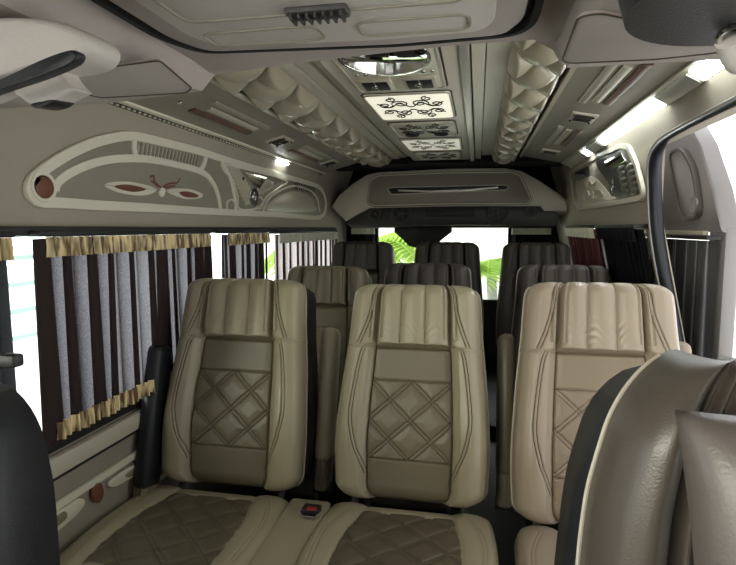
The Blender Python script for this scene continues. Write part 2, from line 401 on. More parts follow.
for e,P,n,x in ((eL,PL,nL,0),(eR,PR,nR,0)):
    loc(B().sphere(P(.4,1.66 if e is eL else 1.46)+n*.005,(.018,.018,.014),u=12,v=8).build('hook_knob',M['chrome'],e),e)
# left perforated rail
r=empty('light_rail',(-.835,2.3,1.62))
loc(B().band([(-.838,Y0,1.625),(-.838,Y1,1.625)],(.6,0,-.8),.040,.006).build('rail_base',M['dark'],r),r)
b=B(); b.tube([(-.856,Y0,1.603),(-.856,Y1,1.603)],.005,8); b.tube([(-.82,Y0,1.628),(-.82,Y1,1.628)],.004,8); loc(b.build('rail_edge',M['chrome'],r),r)
b=B()
for k in range(95): b.box((-.836,1.0+.028*k,1.621),(.012,.014,.006),Matrix.Rotation(.6,3,'Y'))
loc(b.build('lamp_beads',M['panel'],r),r)
loc(B().box((-.838,2.93,1.618),(.03,.16,.008),Matrix.Rotation(.6,3,'Y')).build('lit_segment',M['led'],r),r)
tag(r,'dark perforated lamp rail along the top of the left wall','lamp rail')
# right light strip
r=empty('light_strip',(.80,2.3,1.66))
loc(B().band([(.792,Y0,1.648),(.792,Y1,1.648)],(-.5,0,-.85),.056,.005).build('strip_base',M['etched'],r),r)
for a,b_ in ((1.42,1.60),(1.90,2.72),(3.02,3.12)): loc(B().band([(.790,a,1.6435),(.790,b_,1.6435)],(-.5,0,-.85),.044,.004).build('lit_segment',M['led'],r),r)
for a,b_ in ((1.62,1.88),(2.76,3.0)): loc(B().band([(.790,a,1.6435),(.790,b_,1.6435)],(-.5,0,-.85),.044,.004).build('mirror_segment',M['silver'],r),r)
tag(r,'bright white light strip along the top of the right wall','light strip')
# tufted leather panels
def tufted(x0,x1,z,label):
    W=x1-x0; nx=56; ny=620; L=Y1-Y0
    X=np.linspace(0,W,nx); Yv=np.linspace(0,L,ny); XX,YY=np.meshgrid(X,Yv)
    px_,py_=W/2.0,.125
    a=(XX/px_+YY/py_); c=(XX/px_-YY/py_)
    fa=np.abs(np.sin(PI*a/1.0/1.0*.5*1.0+PI/4*0)); fc=np.abs(np.sin(PI*c*.5))
    h=np.power(np.clip(fa*fc,0,1)+1e-5,.36)
    h=h*.055
    edge=np.minimum(np.minimum(XX,W-XX)/.022,1); h=h*np.sqrt(np.clip(edge,0,1))*1.0+.004*edge
    V=np.stack([x0+XX,Y0+YY,z-h],-1).reshape(-1,3)
    FC=[(j*nx+i,j*nx+i+1,(j+1)*nx+i+1,(j+1)*nx+i) for j in range(ny-1) for i in range(nx-1)]
    e=empty('tufted_panel',((x0+x1)/2,2.3,z))
    bk=B(); bk.box(((x0+x1)/2,(Y0+Y1)/2,z+.015),(W,L,.034)); loc(bk.build('backing_board',M['panelD'],e),e)
    V2=V.tolist(); o=loc(mesh('padded_leather',V2,FC,M['leatherT'],e),e)
        # buttons where both diagonals meet
    for i in range(-1,4):
        for j in range(0,60):
            xb=i*W/2; yb=j*.125
            A=xb/px_+yb/py_; Cc=xb/px_-yb/py_
            if round(A)%2==0 and round(Cc)%2==0 and .01<xb<W-.01 and yb<L: B().sphere((x0+xb,Y0+yb,z-.006),(.014,.014,.008),u=8,v=5).build('tufting_button',M['thread'],e).location=-e.location
    tag(e,label,'tufted panel')
M['leatherT']=mat('satin_tufted_leather',(.46,.41,.30),.25,coat=.4,bump=.15,bscale=400)
tufted(-.545,-.335,1.722,'left deep buttoned beige leather ceiling panel running lengthwise')
tufted(.315,.475,1.722,'right deep buttoned beige leather ceiling panel running lengthwise')
# grooved strips between tufts and centre panel
b=B()
for x0,x1,z in ((-.335,-.29,1.715),(-.286,-.245,1.722),(-.241,-.19,1.730)): long_strip(b,x0,x1,z,z,t=.03)
g=b.build('ceiling_ribs',M['panel'],smooth=False); tag(g,'stepped beige lengthwise ceiling ribs left of the lamp panel','ceiling ribs')
b=B()
for x0,x1,z in ((.215,.25,1.703),(.254,.315,1.725)): long_strip(b,x0,x1,z,z,t=.03)
g=b.build('ceiling_ribs',M['panel'],smooth=False); tag(g,'plain beige lengthwise ceiling rib between silver strip and right tufting','ceiling ribs')
g=B().box((.196,(Y0+Y1)/2,1.712),(.026,Y1-Y0,.05),bev=.004).build('silver_strip',M['silver']); tag(g,'crinkled silver strip along the right edge of the lamp panel','metal strip')
# central lamp panel
cp=empty('ceiling_lamp_panel',(0,2.3,1.70))
zc=1.693
loc(B().box((-.003,(Y0+3.66)/2,zc+.03),(.376,3.66-Y0,.06),bev=.01).build('panel_body',M['panel'],cp),cp)
def scroll(bld,x,y,sx,sy,r=.0022,z=zc):
    r=r*(1.35 if y<2.3 else .75)
    for mx in (1,-1):
        for my in (1,-1):
            for (ox,oy,R,turn,a0) in ((.28,.42,.25,1.45,0),(.74,.34,.22,1.3,PI),(.52,.80,.17,1.2,PI/2)):
                P=[]
                for k in range(22):
                    t=k/21; a=a0+turn*2*PI*t; rr=R*(1-.75*t)
                    P.append((x+mx*(ox+rr*math.cos(a))*sx/2, y+my*(oy+rr*math.sin(a)*1.1)*sy/2, z))
                bld.tube(P,r,5)
            P=[(x+mx*t*sx/2*.95, y+my*(.12+.35*math.sin(t*PI*1.5)**2)*sy/2, z) for t in [k/14 for k in range(15)]]
            bld.tube(P,r,5)
def field(y0,y1,w,mt,name,trimw=.006,sc_=True,r=.0022):
    yc=(y0+y1)/2
    R=[Vector((a-.003,b_+yc,zc)) for a,b_ in rrect(w,y1-y0,.02)]
    o=loc(B().plate(R,(0,0,-1),.006,.003).build(name,mt,cp),cp)
    f=B().band([p+Vector((0,0,-.004)) for p in R],(0,0,-1),trimw,.005,True).build('field_frame',M['panel'],o)
    B().band([Vector((p.x+(p.x+.003)*.05,p.y+(p.y-yc)*.035,p.z-.0005)) for p in R],(0,0,-1),.005,.0025,True).build('shadow_gap',M['black'],o)
    if sc_:
        s=B(); scroll(s,-.003,yc,w*.86,(y1-y0)*.84,r,zc-.0065); s.build('scrollwork',M['black'],o)
    return o
# mirror lamp with switches
o=field(1.25,1.765,.27,M['etched'],'mirror_lamp',sc_=False)
R=[Vector((-.003+.115*math.cos(a),1.42+.155*math.sin(a),zc-.006)) for a in [2*PI*k/40 for k in range(40)]]
B().plate(R,(0,0,-1),.004,.004).build('round_mirror',M['mirror'],o); B().band([p-Vector((0,0,.003)) for p in R],(0,0,-1),.008,.005,True).build('mirror_rim',M['chrome'],o)
for sx in (-.07,.062):
    B().box((sx,1.675,zc-.010),(.10,.125,.010),bev=.003).build('switch_plate',M['panel'],o)
    q=B(); q.box((sx-.02,1.675,zc-.016),(.036,.085,.006),bev=.002); q.box((sx+.02,1.675,zc-.016),(.036,.085,.006),bev=.002); q.build('switch_button',M['black'],o)
    B().sphere((sx-.005,1.675,zc-.018),(.02,.03,.01),u=12,v=8).build('switch_knob',M['chrome'],o)
b=B()
for sx in (-.11,-.085,.08,.105): b.sphere((sx,1.575,zc-.008),(.016,.02,.008),u=12,v=8)
b.build('indicator_lamps',M['chrome'],o)
field(1.83,2.24,.285,M['lamp'],'lit_lamp_field')
o=field(2.33,2.66,.27,M['etched'],'vent_field',r=.003)
for sx in (-.07,.064): B().torus((sx,2.60,zc-.009),(0,0,1),.028,.006).build('round_vent',M['black'],o)
field(2.76,3.14,.29,M['lampd'],'dim_lamp_field',r=.0026)
o=field(3.24,3.56,.26,M['etched'],'rear_field',r=.0026)
tag(cp,'long beige ceiling panel with lit scrollwork lamps and switches down the middle','lamp panel')
# ------------------------------------------------------------------ left wall decorative moulding
def L(px,py,off=0): 
    p=at(px,py,x=-.857+off); return p
NX=(1,0,0)
wm=empty('wall_moulding',(-.857,2.4,1.43))
def put(b,name,m,par): 
    o=b.build(name,m,par)
    return loc(o,wm) if par is wm else o
def Lc(P,closed=False,k=8): return cr([L(*p) for p in P],closed,k)
outer=[(40,202),(32,198),(28,191),(30,182),(38,173),(55,161),(75,150),(100,140.5),(130,136),(160,142),(200,152),(225,160),(260,170),(300,181),(318,187),(324,196),(325,207),(322,215),(314,217.5),(280,215),(240,213),(200,211),(150,208),(100,205.5),(60,203)]
put(B().band(Lc(outer,True,6),NX,.030,.010,True),'outer_frame',M['trim'],wm)
put(B().plate(Lc(outer,True,6),NX,.004,.001),'backing_panel',M['panelD'],wm)
inner=[(53,190),(58,180),(78,168),(105,160),(134,158.5),(163,162),(200,172),(212,184),(217,197),(219,209)]
put(B().band(Lc(inner),NX,.026,.0095),'inner_arch',M['trim'],wm)
for P in (((133,137),(132.5,148),(135,159)),((205,154),(203,163),(199,171)),((220,162),(228,175),(232,190),(235,211))):
    put(B().band(Lc(P),NX,.024,.009),'arch_rib',M['trim'],wm)
# ribbed grille
G=[L(a,b) for a,b in ((138,142),(198,156),(195,167),(136,154))]
put(B().plate(rounded(G,.02),NX,.006,.003),'grille',M['panel'],wm)
g=B()
for k in range(17):
    t=(k+.5)/17; a=G[0].lerp(G[1],t); c_=G[3].lerp(G[2],t); g.band([a.lerp(c_,.08)+Vector((.006,0,0)),a.lerp(c_,.92)+Vector((.006,0,0))],NX,.010,.005)
put(g,'grille_ribs',M['panelD'],wm)
# red-brown disc
c0=L(40.5,187)
R=[c0+Vector((0,.038*math.cos(a),.034*math.sin(a))) for a in [2*PI*k/28 for k in range(28)]]
put(B().plate(R,NX,.010,.003),'brown_disc',M['brown'],wm); put(B().band(R,NX,.010,.012,True),'disc_ring',M['trim'],wm)
# eyes and feelers
def eye(P,inner_):
    put(B().plate(Lc(P,True,6),NX,.009,.004),'eye_shape',M['trim'],wm)
    put(B().plate([p+Vector((.008,0,0)) for p in Lc(inner_,True,6)],NX,.003,.002),'eye_inlay',M['brown'],wm)
eye([(103,185.5),(112,182),(130,182),(148,186),(155,190),(148,194.5),(135,195.5),(115,192)],[(112,186),(125,184.5),(140,187.5),(143,190),(132,192),(118,189.5)])
eye([(165,191),(175,188.5),(190,189.5),(201,194),(199,198),(185,199),(172,195)],[(177,192.5),(186,191.5),(196,195),(194,197.5),(183,197)])
put(B().plate(Lc([(157,193),(160,188),(163.5,189),(163,195),(159.5,197)],True,6),NX,.009,.003),'nose_bead',M['trim'],wm)
for P in (((149,177),(153,176),(153,180),(157,185),(160,187)),((179,178.5),(176,183),(171,183),(165,185),(162,187)),((150,181),(153,183),(157,187)),((174,186),(168,187),(163,188))):
    put(B().tube(Lc([(a,b) for a,b in P]),.006,6),'feeler',M['brown'],wm)
# middle field : quilted ribs, mirror and speaker
mid=[(224,165),(284,180),(279,187),(266,196),(256,208),(238,209),(236,196),(231,180)]
Rm=Lc(mid,True,4); put(B().plate(Rm,NX,.005,.002),'quilted_field',M['panelD'],wm); put(B().band(Rm,NX,.010,.011,True),'field_frame',M['trim'],wm)
g=B()
for k in range(10):
    t=k/9; a=L(226+6*t+k*1.2,167+4*t+k*3.6); c_=L(238+6*t+k*1.4,171+k*3.3); g.band([a+Vector((.005,0,0)),c_+Vector((.005,0,0))],NX,.018,.006)
put(g,'quilted_ribs',M['panel'],wm)
g=B()
for k in range(6):
    a=L(262+2*k,178+k*1.2); c_=L(254+2.5*k,196-k*1.5); g.band([a+Vector((.005,0,0)),c_+Vector((.005,0,0))],NX,.022,.006)
put(g,'quilted_ribs',M['panel'],wm)
put(B().plate([L(a,b,.008) for a,b in ((243,171),(266,178),(259,189),(252,184))],NX,.004,.002),'mirror_inset',M['mirror'],wm)
sp=L(251.5,197); k=B(); R=[sp+Vector((0,.052*math.cos(a),.045*math.sin(a))) for a in [2*PI*q/30 for q in range(30)]]
s1=put(B().plate(R,NX,.012,.004),'speaker',M['dark'],wm)
B().band([p+Vector((.01,0,0)) for p in R],NX,.010,.006,True).build('speaker_ring',M['chrome'],s1)
B().sphere(sp+Vector((.012,0,0)),(.02,.05,.045)).build('speaker_dome',M['chrome'],s1)
for q in ((243,178.5),(262,182),): put(B().sphere(L(*q,.01),(.012,.02,.02),u=10,v=6),'screw_cap',M['black'],wm)
# rear arch
ra=[(262,211),(266,201),(276,192),(292,186),(308,190),(316,198),(319,212)]
put(B().band(Lc(ra),NX,.012,.010),'rear_arch',M['trim'],wm)
put(B().plate(Lc([(266,210),(270,202),(279,195),(292,191),(306,194),(313,201),(315,211),(290,212)],True,5),NX,.006,.003),'rear_plaque',M['panel'],wm)
for P in ([(282,204),(288,201.5),(295,204),(289,207)],[(298,206),(303,203.5),(309,206),(304,208.5)],[(293,200),(297,197),(300,200)],[(299,199),(303,197.5),(306,201)]):
    put(B().tube(Lc(P,True,6),.0045,6,True),'embossed_ring',M['trim'],wm)
put(B().plate(rounded([L(a,b) for a,b in ((294.5,181.5),(314,187),(313,194),(294,189.5))],.02),NX,.008,.003),'small_grille',M['dark'],wm)
g=B()
for k in range(8):
    t=(k+.5)/8; g.band([L(295+18.5*t,182+5.2*t,.008),L(294.6+18*t,189+4.6*t,.008)],NX,.008,.003)
put(g,'grille_ribs',M['panelD'],wm)
for q in ((258,203,3.2,6),(229,205.5,4,6)):
    c0=L(q[0],q[1]); R=[L(q[0]+q[2]*math.cos(a),q[1]+q[3]*math.sin(a)) for a in [2*PI*k/20 for k in range(20)]]
    put(B().band(R,NX,.008,.012,True),'oval_ring',M['trim'],wm); put(B().plate(R,NX,.008,.002),'oval_inset',M['panelD'],wm)
tag(wm,'long arched cream moulding with brown eye shapes above the left windows','wall moulding')
# lower left wall panel
lp=empty('side_panel',(-.86,1.7,.45))
def lw(b,name,m): return loc(b.build(name,m,lp),lp)
lw(B().box((-.853,2.35,.33),(.014,3.6,.60),bev=.003),'panel_board',M['panelD'])
lw(B().box((-.842,2.35,.625),(.03,3.6,.055),bev=.01),'upper_rail',M['panel'])
lw(B().band([(-.84,.8,.592),(-.84,4.1,.592)],NX,.008,.004),'dark_groove',M['black'])
lw(B().band([(-.84,.8,.520),(-.84,4.1,.505)],NX,.022,.008),'cream_strip',M['pale'])
lw(B().band([(-.84,.8,.372),(-.84,4.1,.385)],NX,.014,.008),'cream_strip',M['pale'])
def lo(px,py): return at(px,py,x=-.84)
R=[lo(96+6*math.cos(a),492+11*math.sin(a)) for a in [2*PI*k/26 for k in range(26)]]
lw(B().plate(R,NX,.008,.003),'brown_disc',M['brown'])
lw(B().plate(cr([lo(*q) for q in [(108,482),(120,472),(133,464),(150,452),(150,468),(133,476),(118,485),(110,487)]],True,5),NX,.007,.003),'pale_teardrop',M['pale'])
lw(B().plate([p+Vector((.006,0,0)) for p in cr([lo(*q) for q in [(124,474),(140,463),(150,458),(150,466),(134,474),(126,477)]],True,5)],NX,.004,.002),'olive_teardrop',M['olive'])
lw(B().plate(cr([lo(*q) for q in [(82,499),(76,499),(62,508),(40,522),(40,545),(60,528),(76,514),(83,504)]],True,5),NX,.007,.003),'pale_teardrop',M['pale'])
lw(B().plate([p+Vector((.006,0,0)) for p in cr([lo(*q) for q in [(62,511),(50,519),(40,527),(40,536),(52,528),(64,518)]],True,5)],NX,.004,.002),'olive_teardrop',M['olive'])
tag(lp,'beige lower left wall panel with pale teardrops and a brown disc','side panel')
# ------------------------------------------------------------------ right wall moulding
def Rr(px,py,off=0): return at(px,py,x=.832-off)
NR=(-1,0,0)
wr=empty('wall_moulding',(.832,3,1.48))
def pr(b,name,m): return loc(b.build(name,m,wr),wr)
def Rc(P,closed=False,k=6): return cr([Rr(*p) for p in P],closed,k)
out=[Rr(*p) for p in ((571,171),(600,156),(622,146),(630,147),(638,165),(645,193),(643,198),(612,204),(580,209),(575,200))]
pr(B().plate(rounded(out,.03),NR,.004,.001),'backing_panel',M['panelD']); pr(B().band(rounded(out,.03),NR,.022,.012,True),'outer_frame',M['panel'])
pr(B().plate(Rc([(577,182),(584,178),(592,176),(600,181),(612,195),(617,200),(581,206),(578,195)],True),NR,.008,.003),'embossed_plaque',M['panel'])
# raised marks on the plaque : two rings, a bar and a small three-pointed crown
for P in ([(586,192),(589,191),(591,195),(589,199),(586,200),(584.5,196)],[(597,191),(602,190.5),(604.5,194),(602,197.5),(597.5,198),(595.5,194)]):
    pr(B().tube([p-Vector((.008,0,0)) for p in Rc(P,True)],.005,6,True),'embossed_ring',M['panel'])
pr(B().tube([Rr(593,191,.008),Rr(593.5,199,.008)],.005,6),'embossed_bar',M['panel'])
pr(B().tube([Rr(a,b,.008) for a,b in ((587,187),(585,183),(589,185),(590,181),(593,185),(596,182),(595,187),(587,187))],.004,6),'embossed_crown',M['panel'])
pr(B().plate(rounded([Rr(*p) for p in ((575,173),(589,166),(591,176),(579,181))],.02),NR,.010,.004),'small_grille',M['dark'])
pr(B().plate(Rc([(597,161),(622,150),(629,155),(636,175),(640,192),(636,195),(619,199),(611,185)],True),NR,.007,.002),'quilted_field',M['dark'])
pr(B().plate([Rr(*p,.008) for p in ((605,161),(621,152),(626,161),(609,170))],NR,.004,.002),'mirror_inset',M['mirror'])
g=B()
for k in range(5):
    for j in range(2): g.sphere(Rr(621+9*j+k*1.2,169+k*6-j*1.5,.006),(.016,.11,.034),u=14,v=8)
pr(g,'padded_ribs',M['leatherG'])
s=Rr(614,185); pr(B().sphere(s,(.03,.06,.06)),'speaker_dome',M['chrome']); pr(B().torus(s,(1,0,0),.045,.008),'speaker_ring',M['black'])
tag(wr,'framed right wall moulding with embossed plaque, mirror and silver padding','wall moulding')
# ------------------------------------------------------------------ curtains
def curtain(x,y0,y1,z0,z1,label,mt,P=.075,amp=.9,trim=True,lean=0,name='curtain',group='window curtains',seed=1,bot=True,dx=.016,frm=1,rail=True,top_only=.0,pleat=None):
    rnd=random.Random(seed); e=empty(name,(x,(y0+y1)/2,z0)); n=max(3,round((y1-y0)/P)); N=n*14; Z=14
    ph=[0]; 
    w=[rnd.uniform(.7,1.35) for _ in range(n)]; tot=sum(w); cum=[0]
    for a in w: cum.append(cum[-1]+a/tot)
    A=[rnd.uniform(.55,1.25)*amp for _ in range(n+1)]
    def pos(t,zf,k=1):
        s=t*n; i=min(int(s),n-1); f=s-i
        base=cum[i]+(cum[i+1]-cum[i])*f; Pw=(cum[i+1]-cum[i])*(y1-y0); am=A[i]*(1-f)+A[i+1]*f
        y=y0+base*(y1-y0)+k*am*Pw*.47*math.sin(2*PI*f)*(.75+.25*zf)
        return y, dx*(.8+.4*zf)*math.cos(2*PI*f)*am*k
    V=[];FC=[]
    for i in range(N+1):
        for j in range(Z+1):
            zf=1-j/Z; y,xo=pos(i/N,j/Z); z=z0+(z1-z0)*zf
            V.append((xo+lean*(z1-z)*frm, y-(y0+y1)/2, z-z0))
    for i in range(N):
        for j in range(Z): FC.append((i*(Z+1)+j,(i+1)*(Z+1)+j,(i+1)*(Z+1)+j+1,i*(Z+1)+j+1))
    mesh('cloth',V,FC,mt,e)
    if pleat:  # opaque strips added to carry the darkness of overlapping folds
        sg=-1 if x>0 else 1
        for q in range(n+1):
            yc=y0+(cum[q] if q<n+1 else 1)*(y1-y0)-(y0+y1)/2+rnd.uniform(-.004,.004); Pw=(y1-y0)/n; wd=Pw*rnd.choice((.15,.3,.45,.6,.95))*rnd.uniform(.8,1.1); dr=rnd.uniform(-.012,.012)
            V2=[];F2=[];K=6
            for j in range(9):
                zf=j/8; z=(z1-z0)*zf
                for k_ in range(K+1):
                    a=PI*k_/K; V2.append((sg*(dx*1.25+.010*math.sin(a))+lean*(z1-z0-z)*frm, yc+dr*(1-zf)-wd/2*math.cos(a)*(.8+.35*(1-zf)), z))
            for j in range(8):
                for k_ in range(K): F2.append((j*(K+1)+k_,j*(K+1)+k_+1,(j+1)*(K+1)+k_+1,(j+1)*(K+1)+k_))
            mesh('dark_fold_strip',V2,F2,pleat,e)
    def ruffle(za,zb,nm,m,off):
        V=[];FC=[];NN=n*3*8
        for i in range(NN+1):
            t=i/NN; y=y0+(y1-y0)*t-(y0+y1)/2; a=math.cos(2*PI*t*n*3+seed)*.006+.0035*math.cos(t*n*5.3)
            for j,zz in enumerate((za,(za+zb)/2,zb)):
                V.append((off+a*(1+.5*(j==2))+lean*(z1-z0-zz+0)*frm+(.002 if j==1 else 0), y, zz))
        for i in range(NN):
            for j in range(2): FC.append((i*3+j,(i+1)*3+j,(i+1)*3+j+1,i*3+j+1))
        o=mesh(nm,V,FC,m,e); 
    s=-1 if x>0 else 1
    H=z1-z0
    if trim: ruffle(H+.004,H-.046,'gold_heading',M['gold'] if trim is True else trim,s*.034)
    if bot: ruffle(.052,.006,'gold_hem',M['gold'],s*.034)
    if rail:
        r=B().box((s*.006,0,H+.012),(.05,y1-y0+.03,.016),bev=.004).build('curtain_rail',M['black'],e)
    tag(e,label,'curtain',group)
    return e
curtain(-.832,1.16,2.005,.705,1.224,'long plum curtain with gold ruffles on the large left window',M['curtain'],P=.082,seed=3,pleat=M['pleat'])
curtain(-.832,.90,1.06,.705,1.224,'narrow gathered dark curtain at the front edge of the left window',M['curtain3'],P=.04,seed=5)
curtain(-.832,2.15,2.61,.70,1.222,'plum curtain with gold ruffle on the second left window',M['curtain'],P=.075,pleat=M['pleat'],seed=8)
curtain(-.832,2.76,4.00,.70,1.215,'wide maroon curtain on the rearmost left window',M['curtain2'],P=.10,pleat=M['pleat2'],seed=11,trim=M['etched'])
curtain(.825,2.86,3.70,.68,1.245,'maroon curtain with pale backlit stripes on the rear right window',M['curtain2'],P=.085,pleat=M['pleat2'],seed=12,lean=.22,trim=M['etched'])
curtain(.825,2.16,2.78,.68,1.245,'black curtain on the right window beside the door opening',M['curtain3'],P=.05,seed=13,lean=.22,trim=M['curtain3'])
# rear window curtains (run across the van)
def rear_cur(x0,x1,label,seed):
    e=curtain(-1,x0,x1,.70,1.245,label,M['curtain3'],P=.05,seed=seed,bot=False,trim=M['etched'],rail=True)
    e.rotation_euler=(0,0,-PI/2); e.location=((x0+x1)/2,4.50,.70)
    # local +y -> world +x
    return e
rear_cur(-.80,-.60,'narrow dark curtain gathered left of the rear window',21)
rear_cur(.50,.80,'narrow dark curtain gathered right of the rear window',22)
# ------------------------------------------------------------------ rear air conditioning hood
ac=empty('air_conditioner_hood',(0,4.0,1.3))
def A4(px,py,y=4.0): return at(px,py,y=y)
def pa(b,name,m): return loc(b.build(name,m,ac),ac)
hood=[(331,207),(338,196),(352,184),(366,175),(378,172),(400,171),(450,168.5),(505,168),(522,171),(540,181),(558,193),(568,201),(568,214),(545,208),(540,206),(455,206),(368,208),(345,221)]
pa(B().plate([A4(*p)+Vector((0,.30,0)) for p in hood],(0,-1,0),.30,.02),'hood_shell',M['hood'])
face=[A4(*p,3.985) for p in ((371,181),(378,176),(450,173),(512,172.5),(520,176),(531,200),(527,204),(450,204),(374,206),(368,203))]
pa(B().plate(rounded([p+Vector((0,.0,0)) for p in face],.02),(0,-1,0),.022,.008),'front_panel',M['panelD'])
pa(B().band(rounded([p+Vector((0,-.02,0)) for p in face],.02),(0,-1,0),.008,.006,True),'panel_beading',M['hood']); pa(B().band(rounded([p+Vector((0,-.012,0)) for p in face],.02),(0,-1,0),.016,.006,True),'panel_gap',M['blackcloth'])
sl=rounded([A4(*p,3.96) for p in ((387,189),(392,187.5),(505,185),(509,187),(506,190),(450,192),(392,194.5))],.01)
pa(B().plate(sl,(0,-1,0),.004,.001),'air_slot',M['black']); pa(B().band(sl,(0,-1,0),.007,.007,True),'slot_rim',M['panel'])
pa(B().band([A4(*p,3.955) for p in ((398,190.5),(430,191.5),(465,190.5),(498,187.5))],(0,-1,0),.014,.006),'slot_blade',M['chrome'])
lower=[A4(*p,4.06) for p in ((362,207),(455,205),(548,205),(560,216),(556,226),(455,225),(352,228),(345,222))]
pa(B().plate([p+Vector((0,.2,0)) for p in lower],(0,-1,0),.2,.01),'speaker_shelf',M['dark'])
for q,r_ in (((401,213.5),.068),((497,211.5),.068),((375,214),.042),((531,211),.036)):
    c0=A4(*q,4.05); 
    s=pa(B().torus(c0,(0,1,0),r_,.010),'speaker',M['dark'])
    B().cyl(c0+Vector((0,.006,0)),c0+Vector((0,-.004,0)),r_*.95,n=30).build('speaker_cone',M['black'],s)
    B().sphere(c0+Vector((0,-.008,0)),(r_*.6,.02,r_*.6)).build('speaker_cap',M['dark'],s)
    if r_>.05:
        g=B()
        for k in range(5):
            a=k*2*PI/5; g.box(c0+Vector((math.cos(a)*r_*.5,-.012,math.sin(a)*r_*.5)),(r_*.9,.004,.008),Matrix.Rotation(-a,3,'Y'))
        g.build('speaker_spokes',M['dark'],s)
pa(B().box(A4(450,213,4.05),(.36,.01,.05),bev=.004),'grille_bar',M['black'])
for q in ((395,171),(505,167.5)): pa(B().sphere(A4(*q,3.99),(.015,.01,.015),u=10,v=6),'screw_cap',M['black'])
tag(ac,'arched beige air conditioner hood with slot and speakers over the rear window','air conditioner')
tag(B().box((0,3.90,1.745),(1.62,.36,.13)).build('ceiling_rear',M['blackcloth']),kind='structure')
# ------------------------------------------------------------------ seats
def interp(x,xp,fp):
    """monotone cubic interpolation; xp, fp lists of numbers (fp may hold arrays: then linear)"""
    try: xp=np.array(xp,float); fp=np.array(fp,float)
    except Exception: return np.interp(x,xp,fp)
    h=np.diff(xp); d=np.diff(fp)/h; m=np.zeros(len(xp)); m[0]=d[0]; m[-1]=d[-1]
    for i in range(1,len(xp)-1):
        if d[i-1]*d[i]>0:
            w1=2*h[i]+h[i-1]; w2=h[i]+2*h[i-1]; m[i]=(w1+w2)/(w1/d[i-1]+w2/d[i])
    X=np.clip(np.asarray(x,float),xp[0],xp[-1]); k=np.clip(np.searchsorted(xp,X)-1,0,len(xp)-2); t=(X-xp[k])/h[k]
    return (2*t**3-3*t**2+1)*fp[k]+(t**3-2*t**2+t)*h[k]*m[k]+(-2*t**3+3*t**2)*fp[k+1]+(t**3-t**2)*h[k]*m[k+1]
def grid_mesh(name, P, mask, mats, parent, uvdark=None):
    """P: (ny,nx,3) points; mask (ny-1,nx-1) faces to keep"""
    ny,nx,_=P.shape
    idx=np.arange(ny*nx).reshape(ny,nx)
    q=np.stack([idx[:-1,:-1],idx[:-1,1:],idx[1:,1:],idx[1:,:-1]],-1)[mask]
    used=np.unique(q); remap=-np.ones(ny*nx,int); remap[used]=np.arange(len(used))
    q=remap[q]; v=P.reshape(-1,3)[used]
    me=bpy.data.meshes.new(name); me.vertices.add(len(v)); me.vertices.foreach_set('co',v.ravel())
    me.loops.add(q.size); me.loops.foreach_set('vertex_index',q.ravel().astype(np.int32))
    me.polygons.add(len(q)); me.polygons.foreach_set('loop_start',np.arange(0,q.size,4,dtype=np.int32)); me.polygons.foreach_set('loop_total',np.full(len(q),4,np.int32))
    me.update(calc_edges=True); me.validate(); me.polygons.foreach_set('use_smooth',[True]*len(q))
    return link(name,me,mats,parent)
def gauss(d,s): return np.exp(-(d/s)**2)
